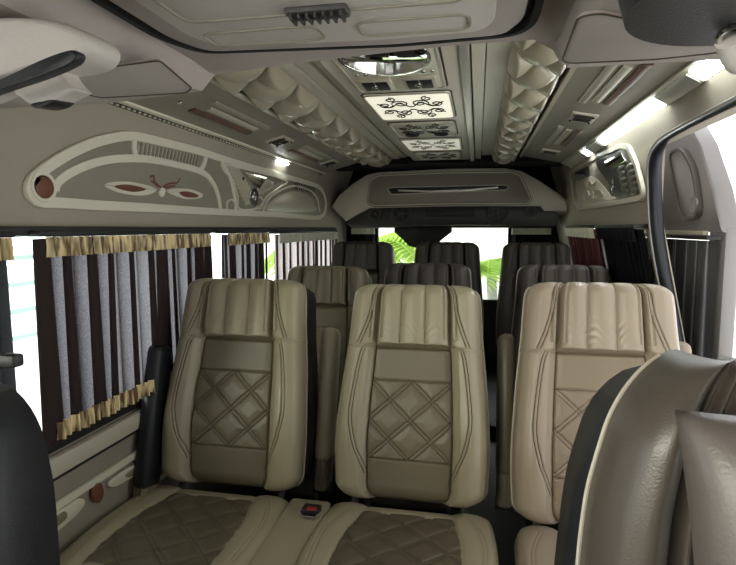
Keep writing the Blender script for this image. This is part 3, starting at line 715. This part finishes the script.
def backrest(parent, W=.47, H=.66, res=1.0, tilt=14, style='row', lm='leather', pm='leather2', y=0, z=.43, T=.20, pal='threadP'):
    HWX=[0,.08,.25,.5,.74,.80,.93,1.0]; HWY=[.472,.497,.505,.485,.452,.445,.432,.412]; rt=.04; ct_=.035
    if style=='front': HWX=[0,.2,.5,.7,.85,1.0]; HWY=[.56,.545,.52,.495,.45,.40]; rt=.10; ct_=.075
    """front surface as a height field over (u across, v up); local frame: x across, z up, front towards -y"""
    nx=int(230*res); ny=int(310*res)
    s=np.linspace(-1,1,nx); t=np.linspace(0,1,ny); S,Tt=np.meshgrid(s,t)
    U=np.sign(S)*(1-(1-np.abs(S))**1.35); V=np.where(Tt<.5,.5*(2*Tt)**1.15,1-.5*(2*(1-Tt))**1.15)
    hw=interp(V,HWX,HWY)*W
    rc=.05
    corner=np.zeros_like(V)
    # rounding of outline at the bottom and the top corners
    vb=np.clip(V*H/rc,0,1); vt=np.clip((1-V)*H/rt,0,1)
    shr=(1-np.sqrt(1-(1-vb)**2))*.045+(1-np.sqrt(1-(1-vt)**2))*ct_
    X=U*(hw-shr)
    au=np.abs(U); uc=.55
    if style=='front': uc=.64
    Fd=interp(au,[0,.45,uc-.02,uc+.04,.66,.78,.88,.95,.985,1.0],[.004,.004,.002,.012,.030,.036,.028,.010,-.012,-.045])
    # smooth round side fold
    hd=V>.703
    hdw=np.clip((V-.700)/.018,0,1); hdw=hdw*hdw*(3-2*hdw)
    Fh=interp(au,[0,.40,uc-.05,uc-.012,uc+.05,.66,.78,.88,.95,.985,1.0],[.044,.042,.036,.008,.024,.030,.034,.026,.010,-.012,-.045])
    if style=='row': Fd=Fd*(1-hdw)+Fh*hdw
    else: Fd=interp(au,[0,.40,uc-.03,uc,.70,.78,.86,.94,.985,1.0],[.012,.012,.010,.0,.034,.046,.040,.018,-.015,-.05])
    lumb=.018*np.exp(-((V-.33)/.22)**2); Fd=Fd+lumb
    xm=X; zm=V*H
    # channels in the head cushion
    inh=(au<uc)&(V>.703)
    if style=='row':
        ch=np.abs(np.sin(PI*(U/uc*1.5+.5)))
        puff=.020*np.power(ch+1e-3,.45)-.018
        wr=.0012*np.sin(zm*260+6*np.sin(U*14))*np.clip(1-np.abs(V-.78)/.08,0,1)*(1-ch*.7)
        Fd=Fd+np.where(inh,(puff+wr),0)*np.clip((V-.703)/.02,0,1)*np.clip((uc-au)/.03,0,1)
    # groove under the head cushion
    if style=='row': Fd-=(.018*(au<uc)+.005*(au>=uc))*gauss((V-.700)*H,.005)
    if style=='front':
        uf=uc-.05+interp(V,[0,.6,.85,1],[.0,.0,-.02,-.08])
        for o_ in (0,.09): Fd+=.008*gauss((au-uf+o_)*W/2,.005)-.007*gauss((au-uf+o_-.035)*W/2,.004)
    # seam between centre and bolsters
    Fd-=.010*gauss((au-uc)*W/2,.0035)
    # double seam on the bolster
    useam=interp(V,[0,.10,.16,.25,.40,.55,.66,.703],[uc,uc,.60,.70,.78,.76,.73,.69])
    for o_ in (-.010,.010): Fd-=.0042*gauss((au-useam-o_*2)*W/2,.0024)*(V<.703)*(V>.10)*(style=='row')
    useam2=interp(V,[.703,.80,.88,1.0],[.80,.70,.64,.62])
    for o_ in (-.012,.012): Fd-=.0048*gauss((au-useam2-o_*2)*W/2,.0024)*(V>.703)*(style=='row')
    if style=='row':
        Fd+=(V>.74)*(.007*gauss((au-uc-.045)*W/2,.006)-.006*gauss((au-uc-.09)*W/2,.003)+.005*gauss((au-uc+.06)*W/2,.004)-.005*gauss((au-uc+.09)*W/2,.003))
    # quilted diamonds
    if style=='row':
        z0,z1=.19*H,.545*H
        reg=(zm>z0)&(zm<z1)&(au<uc)
        a=(xm/.130+(zm-z1)/.122); c=(xm/.130-(zm-z1)/.122); g=math.hypot(1/.130,1/.122)
        d1=np.abs(a-np.round(a))/g; d2=np.abs(c-np.round(c))/g
        q=-.0040*(gauss(d1-.0052,.0018)+gauss(d2-.0052,.0018))+.0040*np.clip(np.minimum(d1,d2)/.025,0,1)
        Fd+=np.where(reg,q,0)
        Fd-=.006*gauss(zm-z1,.003)*(au<uc); Fd-=.006*gauss(zm-z0,.003)*(au<uc)
    # top / bottom wrap
    Fd-= (1-np.sqrt(np.clip(1-(1-vb)**2,0,1)))*.06 + (1-np.sqrt(np.clip(1-(1-vt)**2,0,1)))*.06
    Zc=V*H
    P=np.stack([X,-Fd,Zc],-1)
    th=math.radians(tilt); ct,st=math.cos(th),math.sin(th)
    def trans(Q): 
        Q=np.array(Q,float); out=Q.copy()
        out[...,1]=Q[...,1]*ct+Q[...,2]*st+y; out[...,2]=-Q[...,1]*st+Q[...,2]*ct+z
        return out
    PT=trans(P)
    auc=np.abs((U[:-1,:-1]+U[1:,1:])/2); vc=(V[:-1,:-1]+V[1:,1:])/2; uu=(U[:-1,:-1]+U[1:,1:])/2
    # wait for panels
    grid_mesh('side_bolster',PT,(uu<-uc),M[lm],parent); grid_mesh('side_bolster',PT,(uu>uc),M[lm],parent)
    if style=='row':
        grid_mesh('head_cushion',PT,(auc<=uc)&(vc>.700),M[lm],parent)
        grid_mesh('quilted_panel',PT,(auc<=uc)&(vc<=.700),M[pm],parent)
    else:
        grid_mesh('centre_panel',PT,(auc<=uc),M[pm],parent)
    # back shell: rings following the outline
    vv=np.linspace(0,1,40); 
    def outline(k):
        vb_=np.clip(vv*H/rc,0,1); vt_=np.clip((1-vv)*H/rt,0,1)
        w=interp(vv,HWX,HWY)*W*k
        w=w-((1-np.sqrt(1-(1-vb_)**2))*.045+(1-np.sqrt(1-(1-vt_)**2))*ct_)
        zz=vv*H
        zz=H/2+(zz-H/2)*min(1,1-(1-k)*.5)
        if style=='front': zz=zz*.955
        return np.concatenate([np.stack([w,zz],-1),np.stack([-w[::-1],zz[::-1]],-1)])
    rings=[]
    kf=1.0 if style=='row' else 1.045
    for k,dy in ((.985,.052),(1.004,.050),(1.006*kf,.075),(1.0*kf,.10),(.97*kf,T),(.90,T+.02),(.6,T+.028)):
        o_=outline(k); edge=np.zeros(len(o_))
        zf=np.clip(np.minimum(o_[:,1],H-o_[:,1])/rc,0,1); e_=(1-np.sqrt(1-(1-zf)**2))
        rings.append(np.stack([o_[:,0],np.full(len(o_),dy-.008)+e_*.0+(.03*e_ if dy<.06 else .0),o_[:,1]],-1))
    n=len(rings[0]); VV=trans(np.concatenate(rings)).tolist(); FC=[]
    for r_ in range(len(rings)-1):
        for i in range(n): FC.append((r_*n+i,r_*n+(i+1)%n,(r_+1)*n+(i+1)%n,(r_+1)*n+i))
    FC.append(tuple(range((len(rings)-1)*n,len(rings)*n))); FC.append(tuple(range(n))[::-1])
    bs=mesh('back_shell',VV,FC,M['black_leather'],parent); bs.data.set_sharp_from_angle(angle=math.radians(50))
    # piping along both side edges and over the top
    ip=[(float(U[0,i]),i) for i in range(nx)]
    jj=list(range(int(ny*.03),int(ny*.985),max(1,int(6*res))))
    if style=='row':
        Vc=V[:,0]; Uc=U[0,:]
        def sp(u,v): 
            j=int(np.argmin(np.abs(Vc-v))); i=int(np.argmin(np.abs(Uc-u))); return Vector(PT[j,i])+Vector((0,-.0004,.0))
        for sg in (-1,1):
            for o_ in (-.020,.020):
                vv_=np.linspace(.12,.696,46); B().tube([sp(sg*(interp(v,[0,.10,.16,.25,.40,.55,.66,.703],[uc,uc,.60,.70,.78,.76,.73,.69])+o_),v) for v in vv_],.0013,5).build('seam_thread',M['thread'],parent)
                vv_=np.linspace(.710,.975,26); B().tube([sp(sg*(interp(v,[.703,.80,.88,1.0],[.80,.70,.64,.62])+o_*1.2),v) for v in vv_],.0013,5).build('seam_thread',M['thread'],parent)
            B().tube([sp(sg*uc,v) for v in np.linspace(.02,.696,50)],.0014,5).build('seam_thread',M['thread'],parent)
    if style=='row' and res>1:
        gg=math.hypot(1/.130,1/.122); zl,zh=.19*H,.545*H; cnt=0
        for fam in (1,-1):
            for kk in range(-5,6):
                for o_ in (-.0052,.0052):
                    pts=[]
                    for xx in np.linspace(-.14,.14,80):
                        zz=zh+fam*(kk+o_*gg-xx/.130)*.122
                        if zl<zz<zh:
                            uu_=xx/(float(interp(zz/H,HWX,HWY))*W)
                            if abs(uu_)<uc-.01: pts.append(sp(uu_,zz/H))
                    if len(pts)>4: B().tube(pts,.0010,4).build('quilt_thread',M['thread'],parent); cnt+=1
        for zz in (zl,zh): B().tube([sp(u_,zz/H) for u_ in np.linspace(-uc+.01,uc-.01,30)],.0011,4).build('quilt_thread',M['thread'],parent)
    for col in (1,nx-2):
        pip=B(); pip.tube([PT[j,col]+np.array([0.002*(1 if col>5 else -1),0,0]) for j in jj],.0028,6); pip.build('edge_piping',M[pal],parent)
    return PT,U,V
def armrest(parent, x, lm, y=.215, z0=.43, L=.47, tilt=14):
    th=math.radians(tilt); rot=Matrix.Rotation(-th,3,'X')
    b=B(); b.box((0,0,L/2),(.058,.10,L),bev=.026,seg=4)
    o=b.build('armrest',M[lm],parent); o.location=(x,y,z0); o.rotation_euler=(-th,0,0)
    k=B(); k.box((0,0,-.03),(.052,.085,.14),bev=.02,seg=3)
    for a in (-.012,0,.012): k.box((a,-.043,-.03),(.004,.006,.12))
    k.build('armrest_sleeve',M['leather2'] if lm!='leatherD' else M['black_leather'],o)
    q=B(); q.cyl((-.03,0,-.09),(.03,0,-.09),.022,n=20); q.build('hinge',M['black'],o)
    return o
def cushion(parent, W=.5, D=.56, lm='leather', pm='leather2', zb=.40, res=1.0, y0=.02, xo=0):
    """seat cushion; rear edge at y0, front towards -y"""
    nx=int(170*res); ny=int(190*res)
    s=np.linspace(-1,1,nx); t=np.linspace(0,1,ny); S,Tt=np.meshgrid(s,t)
    U=np.sign(S)*(1-(1-np.abs(S))**1.3); V=1-(1-Tt)**1.2
    hw=interp(V,[0,.25,.55,.85,1.0],[.485,.495,.495,.455,.33])*W
    au=np.abs(U); uc=interp(V,[0,.1,.4,1],[.50,.52,.62,.66])
    h=interp((au-uc),[-1,-.08,0,.05,.16,.28,.36,.42,.48],[.0,.0,-.002,.004,.008,.006,.0,-.008,-.02])
    ee=np.clip((1-au)/.10,0,1); h=h-(1-np.sqrt(1-(1-ee)**2))*.05
    dome=.012*np.sin(PI*np.clip(V*.95,0,1)); h=h+dome
    ym=V*D; xm=U*hw
    reg=(V>.10)&(V<.80)&(au<uc)
    a=(xm/.13+ym/.122); c=(xm/.13-ym/.122); g=math.hypot(1/.13,1/.122); d1=np.abs(a-np.round(a))/g; d2=np.abs(c-np.round(c))/g
    h+=np.where(reg,-.0035*(gauss(d1-.0055,.0021)+gauss(d2-.0055,.0021))+.004*np.clip(np.minimum(d1,d2)/.02,0,1),0)
    h-=.006*gauss((V-.10)*D,.003)*(au<uc)
    us=uc+interp(V,[0,.12,.3,.6,1],[.02,.20,.24,.20,.14])
    for o_ in (-.02,.02): h-=.003*gauss((au-us-o_)*W/2,.0023)
    for o_ in (-.02,.02): pass
    e=np.clip((1-V)*D/.07,0,1); h-=(1-np.sqrt(1-(1-e)**2))*.13
    e=np.clip(V*D/.03,0,1); h-=(1-np.sqrt(1-(1-e)**2))*.03
    P=np.stack([xm+xo,y0-ym,zb+h],-1)
    m=(np.abs((U[:-1,:-1]+U[1:,1:])/2)<(uc[:-1,:-1]+uc[1:,1:])/2)&(((V[:-1,:-1]+V[1:,1:])/2)<.80)&(((V[:-1,:-1]+V[1:,1:])/2)>.10)
    grid_mesh('seat_cushion',P,~m,M[lm],parent); grid_mesh('quilted_seat_panel',P,m,M['cushion'] if pm!='leatherD' else M[pm],parent)
    b=B(); b.box((xo,y0-D/2+.01,zb-.09),(W*.90,D*.90,.12),bev=.02); b.build('cushion_base',M['black_leather'],parent)
def seat(loc_, label, W=.47, H=.66, res=1.25, lm='leather', pm='leather2', arms=(), z=.43, tilt=14, group=None, cush=True, rz=0, zb=.40, cw=None, xo=0):
    e=empty('passenger_seat',loc_,rz)
    backrest(e,W,H,res,tilt,'row',lm,pm,z=z)
    if cush: cushion(e,cw or W,.56,lm if res>1 else 'leatherD',pm if res>1 else 'leatherD',zb=zb-.01,res=res,xo=xo)  # rear row cushions in dark leather paint the shade between seats
    for x,m_,*yy in arms: armrest(e,x,m_,*yy)
    b=B(); b.box((0,-.22,.12),(W*.7,.36,.24),bev=.01); b.box((0,-.2,.262),(W*.85,.42,.05),bev=.01)
    b.build('pedestal',M['black'],e)
    for sx in (-.8,.8): B().tube([(sx*W/2*.9,.0,zb-.03),(sx*W/2*.9,.045,zb+.0),(sx*W/2*.9,.07,zb+.10)],.011,8).build('recline_hinge',M['dark'],e)
    tag(e,label,'seat',group)
    return e
def copy_tree(o,parent=None):
    c_=o.copy(); COL.objects.link(c_); 
    if parent: c_.parent=parent
    for ch in list(o.children): copy_tree(ch,c_)
    return c_
G1='front row of passenger seats'
seat((-.545,1.575,0),'beige quilted passenger seat nearest the left curtained window',W=.49,H=.69,z=.41,cw=.53,xo=-.03,arms=((.268,'armleather'),(-.264,'black_leather',-.045,.40)),group=G1)  # left armrest coloured black to stand for its shadow
seat((.045,1.585,0),'beige quilted middle passenger seat in the front row',W=.475,H=.68,z=.41,cw=.53,xo=.005,arms=((.298,'leather2'),),group=G1)
seat((.60,1.56,0),'sand coloured quilted passenger seat beside the right door opening',W=.49,H=.71,lm='leatherR',pm='leatherR2',arms=((.278,'leatherR'),),group=G1,z=.40)
G2='second row of passenger seats'; G3='rear row of passenger seats'
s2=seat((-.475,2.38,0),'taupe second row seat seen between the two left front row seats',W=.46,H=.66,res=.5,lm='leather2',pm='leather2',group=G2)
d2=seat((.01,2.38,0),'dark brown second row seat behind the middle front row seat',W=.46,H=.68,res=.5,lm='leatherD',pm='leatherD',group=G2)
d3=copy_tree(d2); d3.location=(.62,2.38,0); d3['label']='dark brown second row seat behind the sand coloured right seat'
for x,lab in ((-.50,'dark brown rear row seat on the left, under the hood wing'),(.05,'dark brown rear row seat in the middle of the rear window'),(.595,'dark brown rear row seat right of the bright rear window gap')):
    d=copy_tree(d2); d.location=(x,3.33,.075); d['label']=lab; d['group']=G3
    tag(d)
# wheel arch platform the rear row stands on
tag(B().box((0,3.9,.035),(1.66,1.3,.07),bev=.01).build('floor_step',M['floor']),kind='structure')
# bridge between the two left cushions with buckle
br=empty('seat_bridge',(-.262,1.32,0))
b=B(); b.box((0,0,.352),(.135,.54,.085),bev=.015,seg=3); b.build('padded_top',M['leather'],br)
B().box((0,0,.15),(.06,.36,.30)).build('bridge_support',M['black'],br)
tag(br,'narrow beige padded bridge between the two left seat cushions','seat bridge')
bk=empty('seat_belt_buckle',(-.235,1.50,.394))
B().box((0,0,.012),(.055,.04,.022),bev=.006,seg=3).build('buckle_body',M['black'],bk)
B().box((.005,-.012,.022),(.03,.014,.008),bev=.002).build('red_button',M['red'],bk)
B().tube([(-.03,-.015,.012),(-.02,-.03,.006),(.02,-.03,.006),(.03,-.015,.012)],.004,8).build('metal_tongue',M['chrome'],bk)
tag(bk,'black belt buckle with red button lying between the left cushions','seat belt buckle')
# ------------------------------------------------------------------ front seats
fr=empty('front_seat',(.605,.60,0),math.radians(0))
backrest(fr,.46,.60,.8,5,'front','leatherG','leatherG',z=.505,T=.19)
cushion(fr,.50,.52,'leatherG','leatherG',zb=.45,res=.5)
b=B(); b.box((0,-.2,.17),(.42,.4,.34),bev=.01); b.build('pedestal',M['black'],fr)
for sx in (-.07,.0): 
    P=[(sx-.02,-.035+.115*0-.0,.84)]
tag(fr,'large grey leather front seat in the near right corner','front seat')
fl=empty('front_seat',(-.595,.47,0))
backrest(fl,.42,.57,.5,5,'front','leatherG','leatherG',z=.49,T=.19)
cushion(fl,.46,.52,'black_leather','black_leather',zb=.45,res=.4)
b=B(); b.box((0,-.2,.17),(.40,.4,.34),bev=.01); b.build('pedestal',M['black'],fl)
o=B().box((.212,.15,1.070),(.028,.02,.018),bev=.004,seg=2).build('belt_guide',M['black'],fl); B().box((.195,.145,1.066),(.02,.010,.014),bev=.003).build('belt_guide_plate',M['black'],o)
tag(fl,'black front seat back in the near left corner','front seat')
# pillow
def pillow(loc_,w,h,t,rot):
    n=30; V=[];FC=[]
    for sgn in (-1,1):
        for j in range(n+1):
            for i in range(n+1):
                u=-1+2*i/n; v=-1+2*j/n
                p=((1-u**4)*(1-v**4))**.5
                k=1-.06*(1-abs(u*v))*0-.05*((1-v*v)*abs(u)**3); k2=1-.05*((1-u*u)*abs(v)**3)
                V.append((u*w/2*k, sgn*t/2*p, v*h/2*k2))
    N=(n+1)**2
    for s_ in (0,1):
        for j in range(n):
            for i in range(n):
                a=s_*N+j*(n+1)+i; q=(a,a+1,a+n+2,a+n+1); FC.append(q if s_==0 else q[::-1])
    o=mesh('pillow',V,FC,M['pillow']); 
    bm=bmesh.new(); bm.from_mesh(o.data); bmesh.ops.remove_doubles(bm,verts=bm.verts,dist=.0006); bm.to_mesh(o.data); bm.free()
    o.location=loc_; o.rotation_euler=rot; return o
M['pillow']=mat('grey_satin_pillow',(.105,.09,.082),.4,noise=.05,nscale=8,bump=.2,bscale=300)
pl=pillow((.582,.50,.938),.31,.31,.10,(math.radians(-14),math.radians(-2),0))
tag(pl,'grey satin square pillow leaning on the near right front seat','pillow')
# ------------------------------------------------------------------ right door opening
b=B(); edge=[(rx(z)+.01,2.11,z) for z in (.28,.6,.9,1.2,1.40)]+[(XR+.0,2.08,1.49),(XR-.0,2.02,1.53),(XR-.0,1.9,1.545),(XR,1.5,1.55),(XR,.9,1.55)]
ec=cr(edge,k=6); b.tube(ec,[.022 if p.y>2.09 else max(.008,.022-(2.09-p.y)*.12) for p in ec],10); g=b.build('door_seal',M['rubber']); tag(g,'dark rubber seal around the rear edge of the right door opening','door seal')
b=B(); b.tube([(x-.024,y,z) for x,y,z in [tuple(v) for v in cr(edge,k=6)]],.004,6); g=b.build('seal_trim',M['doortrim'],g)
# slid-back door outside
dr=empty('door_1',(1.12,2.6,.3)); dr['kind']='structure'
def D(px,py,x=1.10): return at(px,py,x=x)
def pd(b,name,m): return loc(b.build(name,m,dr),dr)
fp=[Vector((1.10,y,z)) for y,z in ((2.10,.30),(2.08,.9),(2.14,1.2),(2.24,1.42),(2.42,1.64),(2.62,1.68),(3.4,1.68),(3.4,.30))]
# frame as band, opening above the waist
win=[Vector((1.10,y,z)) for y,z in ((2.19,.72),(2.20,1.20),(3.3,1.24),(3.3,.72))]
pd(B().plate([Vector((1.10,2.10,.30)),Vector((1.10,2.09,.70)),Vector((1.10,3.4,.70)),Vector((1.10,3.4,.30))],(-1,0,0),.05,.01),'lower_panel',M['doortrim'])
pd(B().plate([Vector((1.10,y,z)) for y,z in ((2.06,1.235),(2.15,1.385),(2.30,1.56),(2.42,1.655),(2.60,1.69),(3.4,1.69),(3.4,1.235))],(-1,0,0),.05,.01),'upper_panel',M['doortrim'])
pd(B().box((1.09,2.13,.97),(.05,.14,.56),bev=.01),'front_post',M['doortrim'])
ov=rounded([D(*p,1.045) for p in ((672,153),(685,148),(697,170),(703,216),(687,220),(680,195))],.06)
pd(B().plate(ov,(-1,0,0),.012,.006),'oval_plaque',M['plaque']); pd(B().band(ov,(-1,0,0),.014,.018,True),'plaque_rim',M['leatherG'])
pd(B().torus(D(694,205,1.03),(1,0,0),.03,.005),'embossed_ring',M['doortrim'])
pd(B().box((1.045,2.62,1.225),(.02,.9,.03),bev=.004),'pale_rail',M['panel'])
pd(B().box((1.12,2.75,.97),(.004,1.2,.5)),'door_glass',M['glass'])
curtain(1.03,2.06,3.0,.66,1.205,'dark satin curtain on the slid back door outside the opening',M['satin'],P=.10,seed=31,trim=False,bot=False,rail=True,lean=0)
# ------------------------------------------------------------------ outside
tag(B().box((0,4,-.45),(40,40,.1)).build('ground',mat('bright_bounce_ground',(.85,.85,.83),.9,noise=.1,nscale=3)),kind='structure')  # ground whitened to bounce daylight up onto the ceiling
bw=B().box((.6,9.5,1.4),(9,.2,3.6)).build('wall_yard',mat('white_render',(.85,.85,.82),.9)); tag(bw,kind='structure')
M['leaf']=curtain_mat('bright_palm_leaf',(.5,.68,.16),None,(.6,.8,.25),.5); 
lf=M['leaf'].node_tree
def palm(name,base,nf,L_,label,seed,hgt=.9):
    rnd=random.Random(seed); e=empty(name,base)
    B().tube(cr([(0,0,0),(.03,0,hgt*.5),(0,.02,hgt)]),[.07]*17,10).build('trunk',M['doortrim'],e)
    for k in range(nf):
        a=2*PI*k/nf+rnd.uniform(-.2,.2); up=rnd.uniform(.25,.9); b=B(); S=[]
        for i in range(13):
            t=i/12; r=L_*t; S.append(Vector((math.cos(a)*r*.85, math.sin(a)*r*.85, hgt+up*r-1.1*up*r*r/L_*.9-.15*t*t)))
        b.tube(S,.008,5)
        d=Vector((math.cos(a),math.sin(a),0)); sd=Vector((-d.y,d.x,0))
        for i in range(2,13):
            for s_ in (-1,1):
                for f_ in (0,.5):
                    if i==12 and f_: continue
                    p=S[i].lerp(S[min(12,i+1)],f_); ll=.30*math.sin(PI*(.12+.85*i/12))+.05
                    tip=p+sd*s_*ll+d*.10+Vector((0,0,-.10)); md=p.lerp(tip,.5)+Vector((0,0,.03))
                    wv=d*.026
                    v=[b.bm.verts.new(q) for q in (p-wv*.4,p+wv*.4,md+wv,tip,md-wv)]
                    b.bm.faces.new(v)
        b.build('frond',M['leaf'],e)
    tag(e,label,'palm')
palm('palm_plant',(-1.1,6.3,-.4),26,1.35,'bright green palm seen through the left part of the rear window',3,1.35)
palm('palm_plant',(.42,7.4,-.4),12,.8,'small green palm against the white wall behind the rear window',5,1.1)
# pale teal bars added to stand in for the overexposed street outside
fb=empty('street_backdrop',(-4.5,3.0,-.4))
for k in range(5): B().box((0,0,.5+.28*k),(.05,9,.05)).build('rail',mat('pale_teal_band',(.45,.6,.6),.7) if k==0 else bpy.data.materials['pale_teal_band'],fb)
for k in range(6): B().box((.0,-4.2+1.7*k,.85),(.09,.09,1.7)).build('post',bpy.data.materials['pale_teal_band'],fb)
tag(fb,'pale teal bars as street fence seen through the left window gap','backdrop')
# ------------------------------------------------------------------ light and camera
w=bpy.data.worlds.new('World'); sc.world=w; w.use_nodes=True; nt=w.node_tree
bg=nt.nodes['Background']; bg.inputs['Color'].default_value=(.97,.98,1,1)
tc=nt.nodes.new('ShaderNodeTexCoord'); sx=nt.nodes.new('ShaderNodeSeparateXYZ'); nt.links.new(tc.outputs['Generated'],sx.inputs[0])
mr=nt.nodes.new('ShaderNodeMapRange'); mr.inputs[1].default_value=.1; mr.inputs[2].default_value=-.9; mr.inputs[3].default_value=1.25; mr.inputs[4].default_value=5.5
nt.links.new(sx.outputs['X'],mr.inputs[0])
m2=nt.nodes.new('ShaderNodeMapRange'); m2.inputs[1].default_value=.3; m2.inputs[2].default_value=.9; m2.inputs[3].default_value=0; m2.inputs[4].default_value=3.5
nt.links.new(sx.outputs['Y'],m2.inputs[0]); ad=nt.nodes.new('ShaderNodeMath'); ad.operation='ADD'
nt.links.new(mr.outputs[0],ad.inputs[0]); nt.links.new(m2.outputs[0],ad.inputs[1]); nt.links.new(ad.outputs[0],bg.inputs['Strength'])
sl=bpy.data.lights.new('Sun','SUN'); sl.energy=4.8; sl.angle=math.radians(35); sl.color=(1,.95,.78); so=bpy.data.objects.new('Sun',sl); COL.objects.link(so)
so.rotation_euler=Vector((.62,1,-.24)).to_track_quat('-Z','Y').to_euler()
cd=bpy.data.cameras.new('Camera'); cam=bpy.data.objects.new('Camera',cd); COL.objects.link(cam); sc.camera=cam
cam.matrix_world=Matrix(((RT.x,UP.x,-FW.x,CX),(RT.y,UP.y,-FW.y,0),(RT.z,UP.z,-FW.z,CZ),(0,0,0,1)))
cd.sensor_width=36; cd.lens=F/736*36; cd.clip_start=.01; cd.clip_end=200
vs=sc.view_settings; vs.view_transform='Standard'; vs.look='None'; vs.gamma=1; vs.use_curve_mapping=False; vs.exposure=0.12
sc.cycles.max_bounces=10; sc.cycles.diffuse_bounces=6; sc.cycles.use_denoising=True
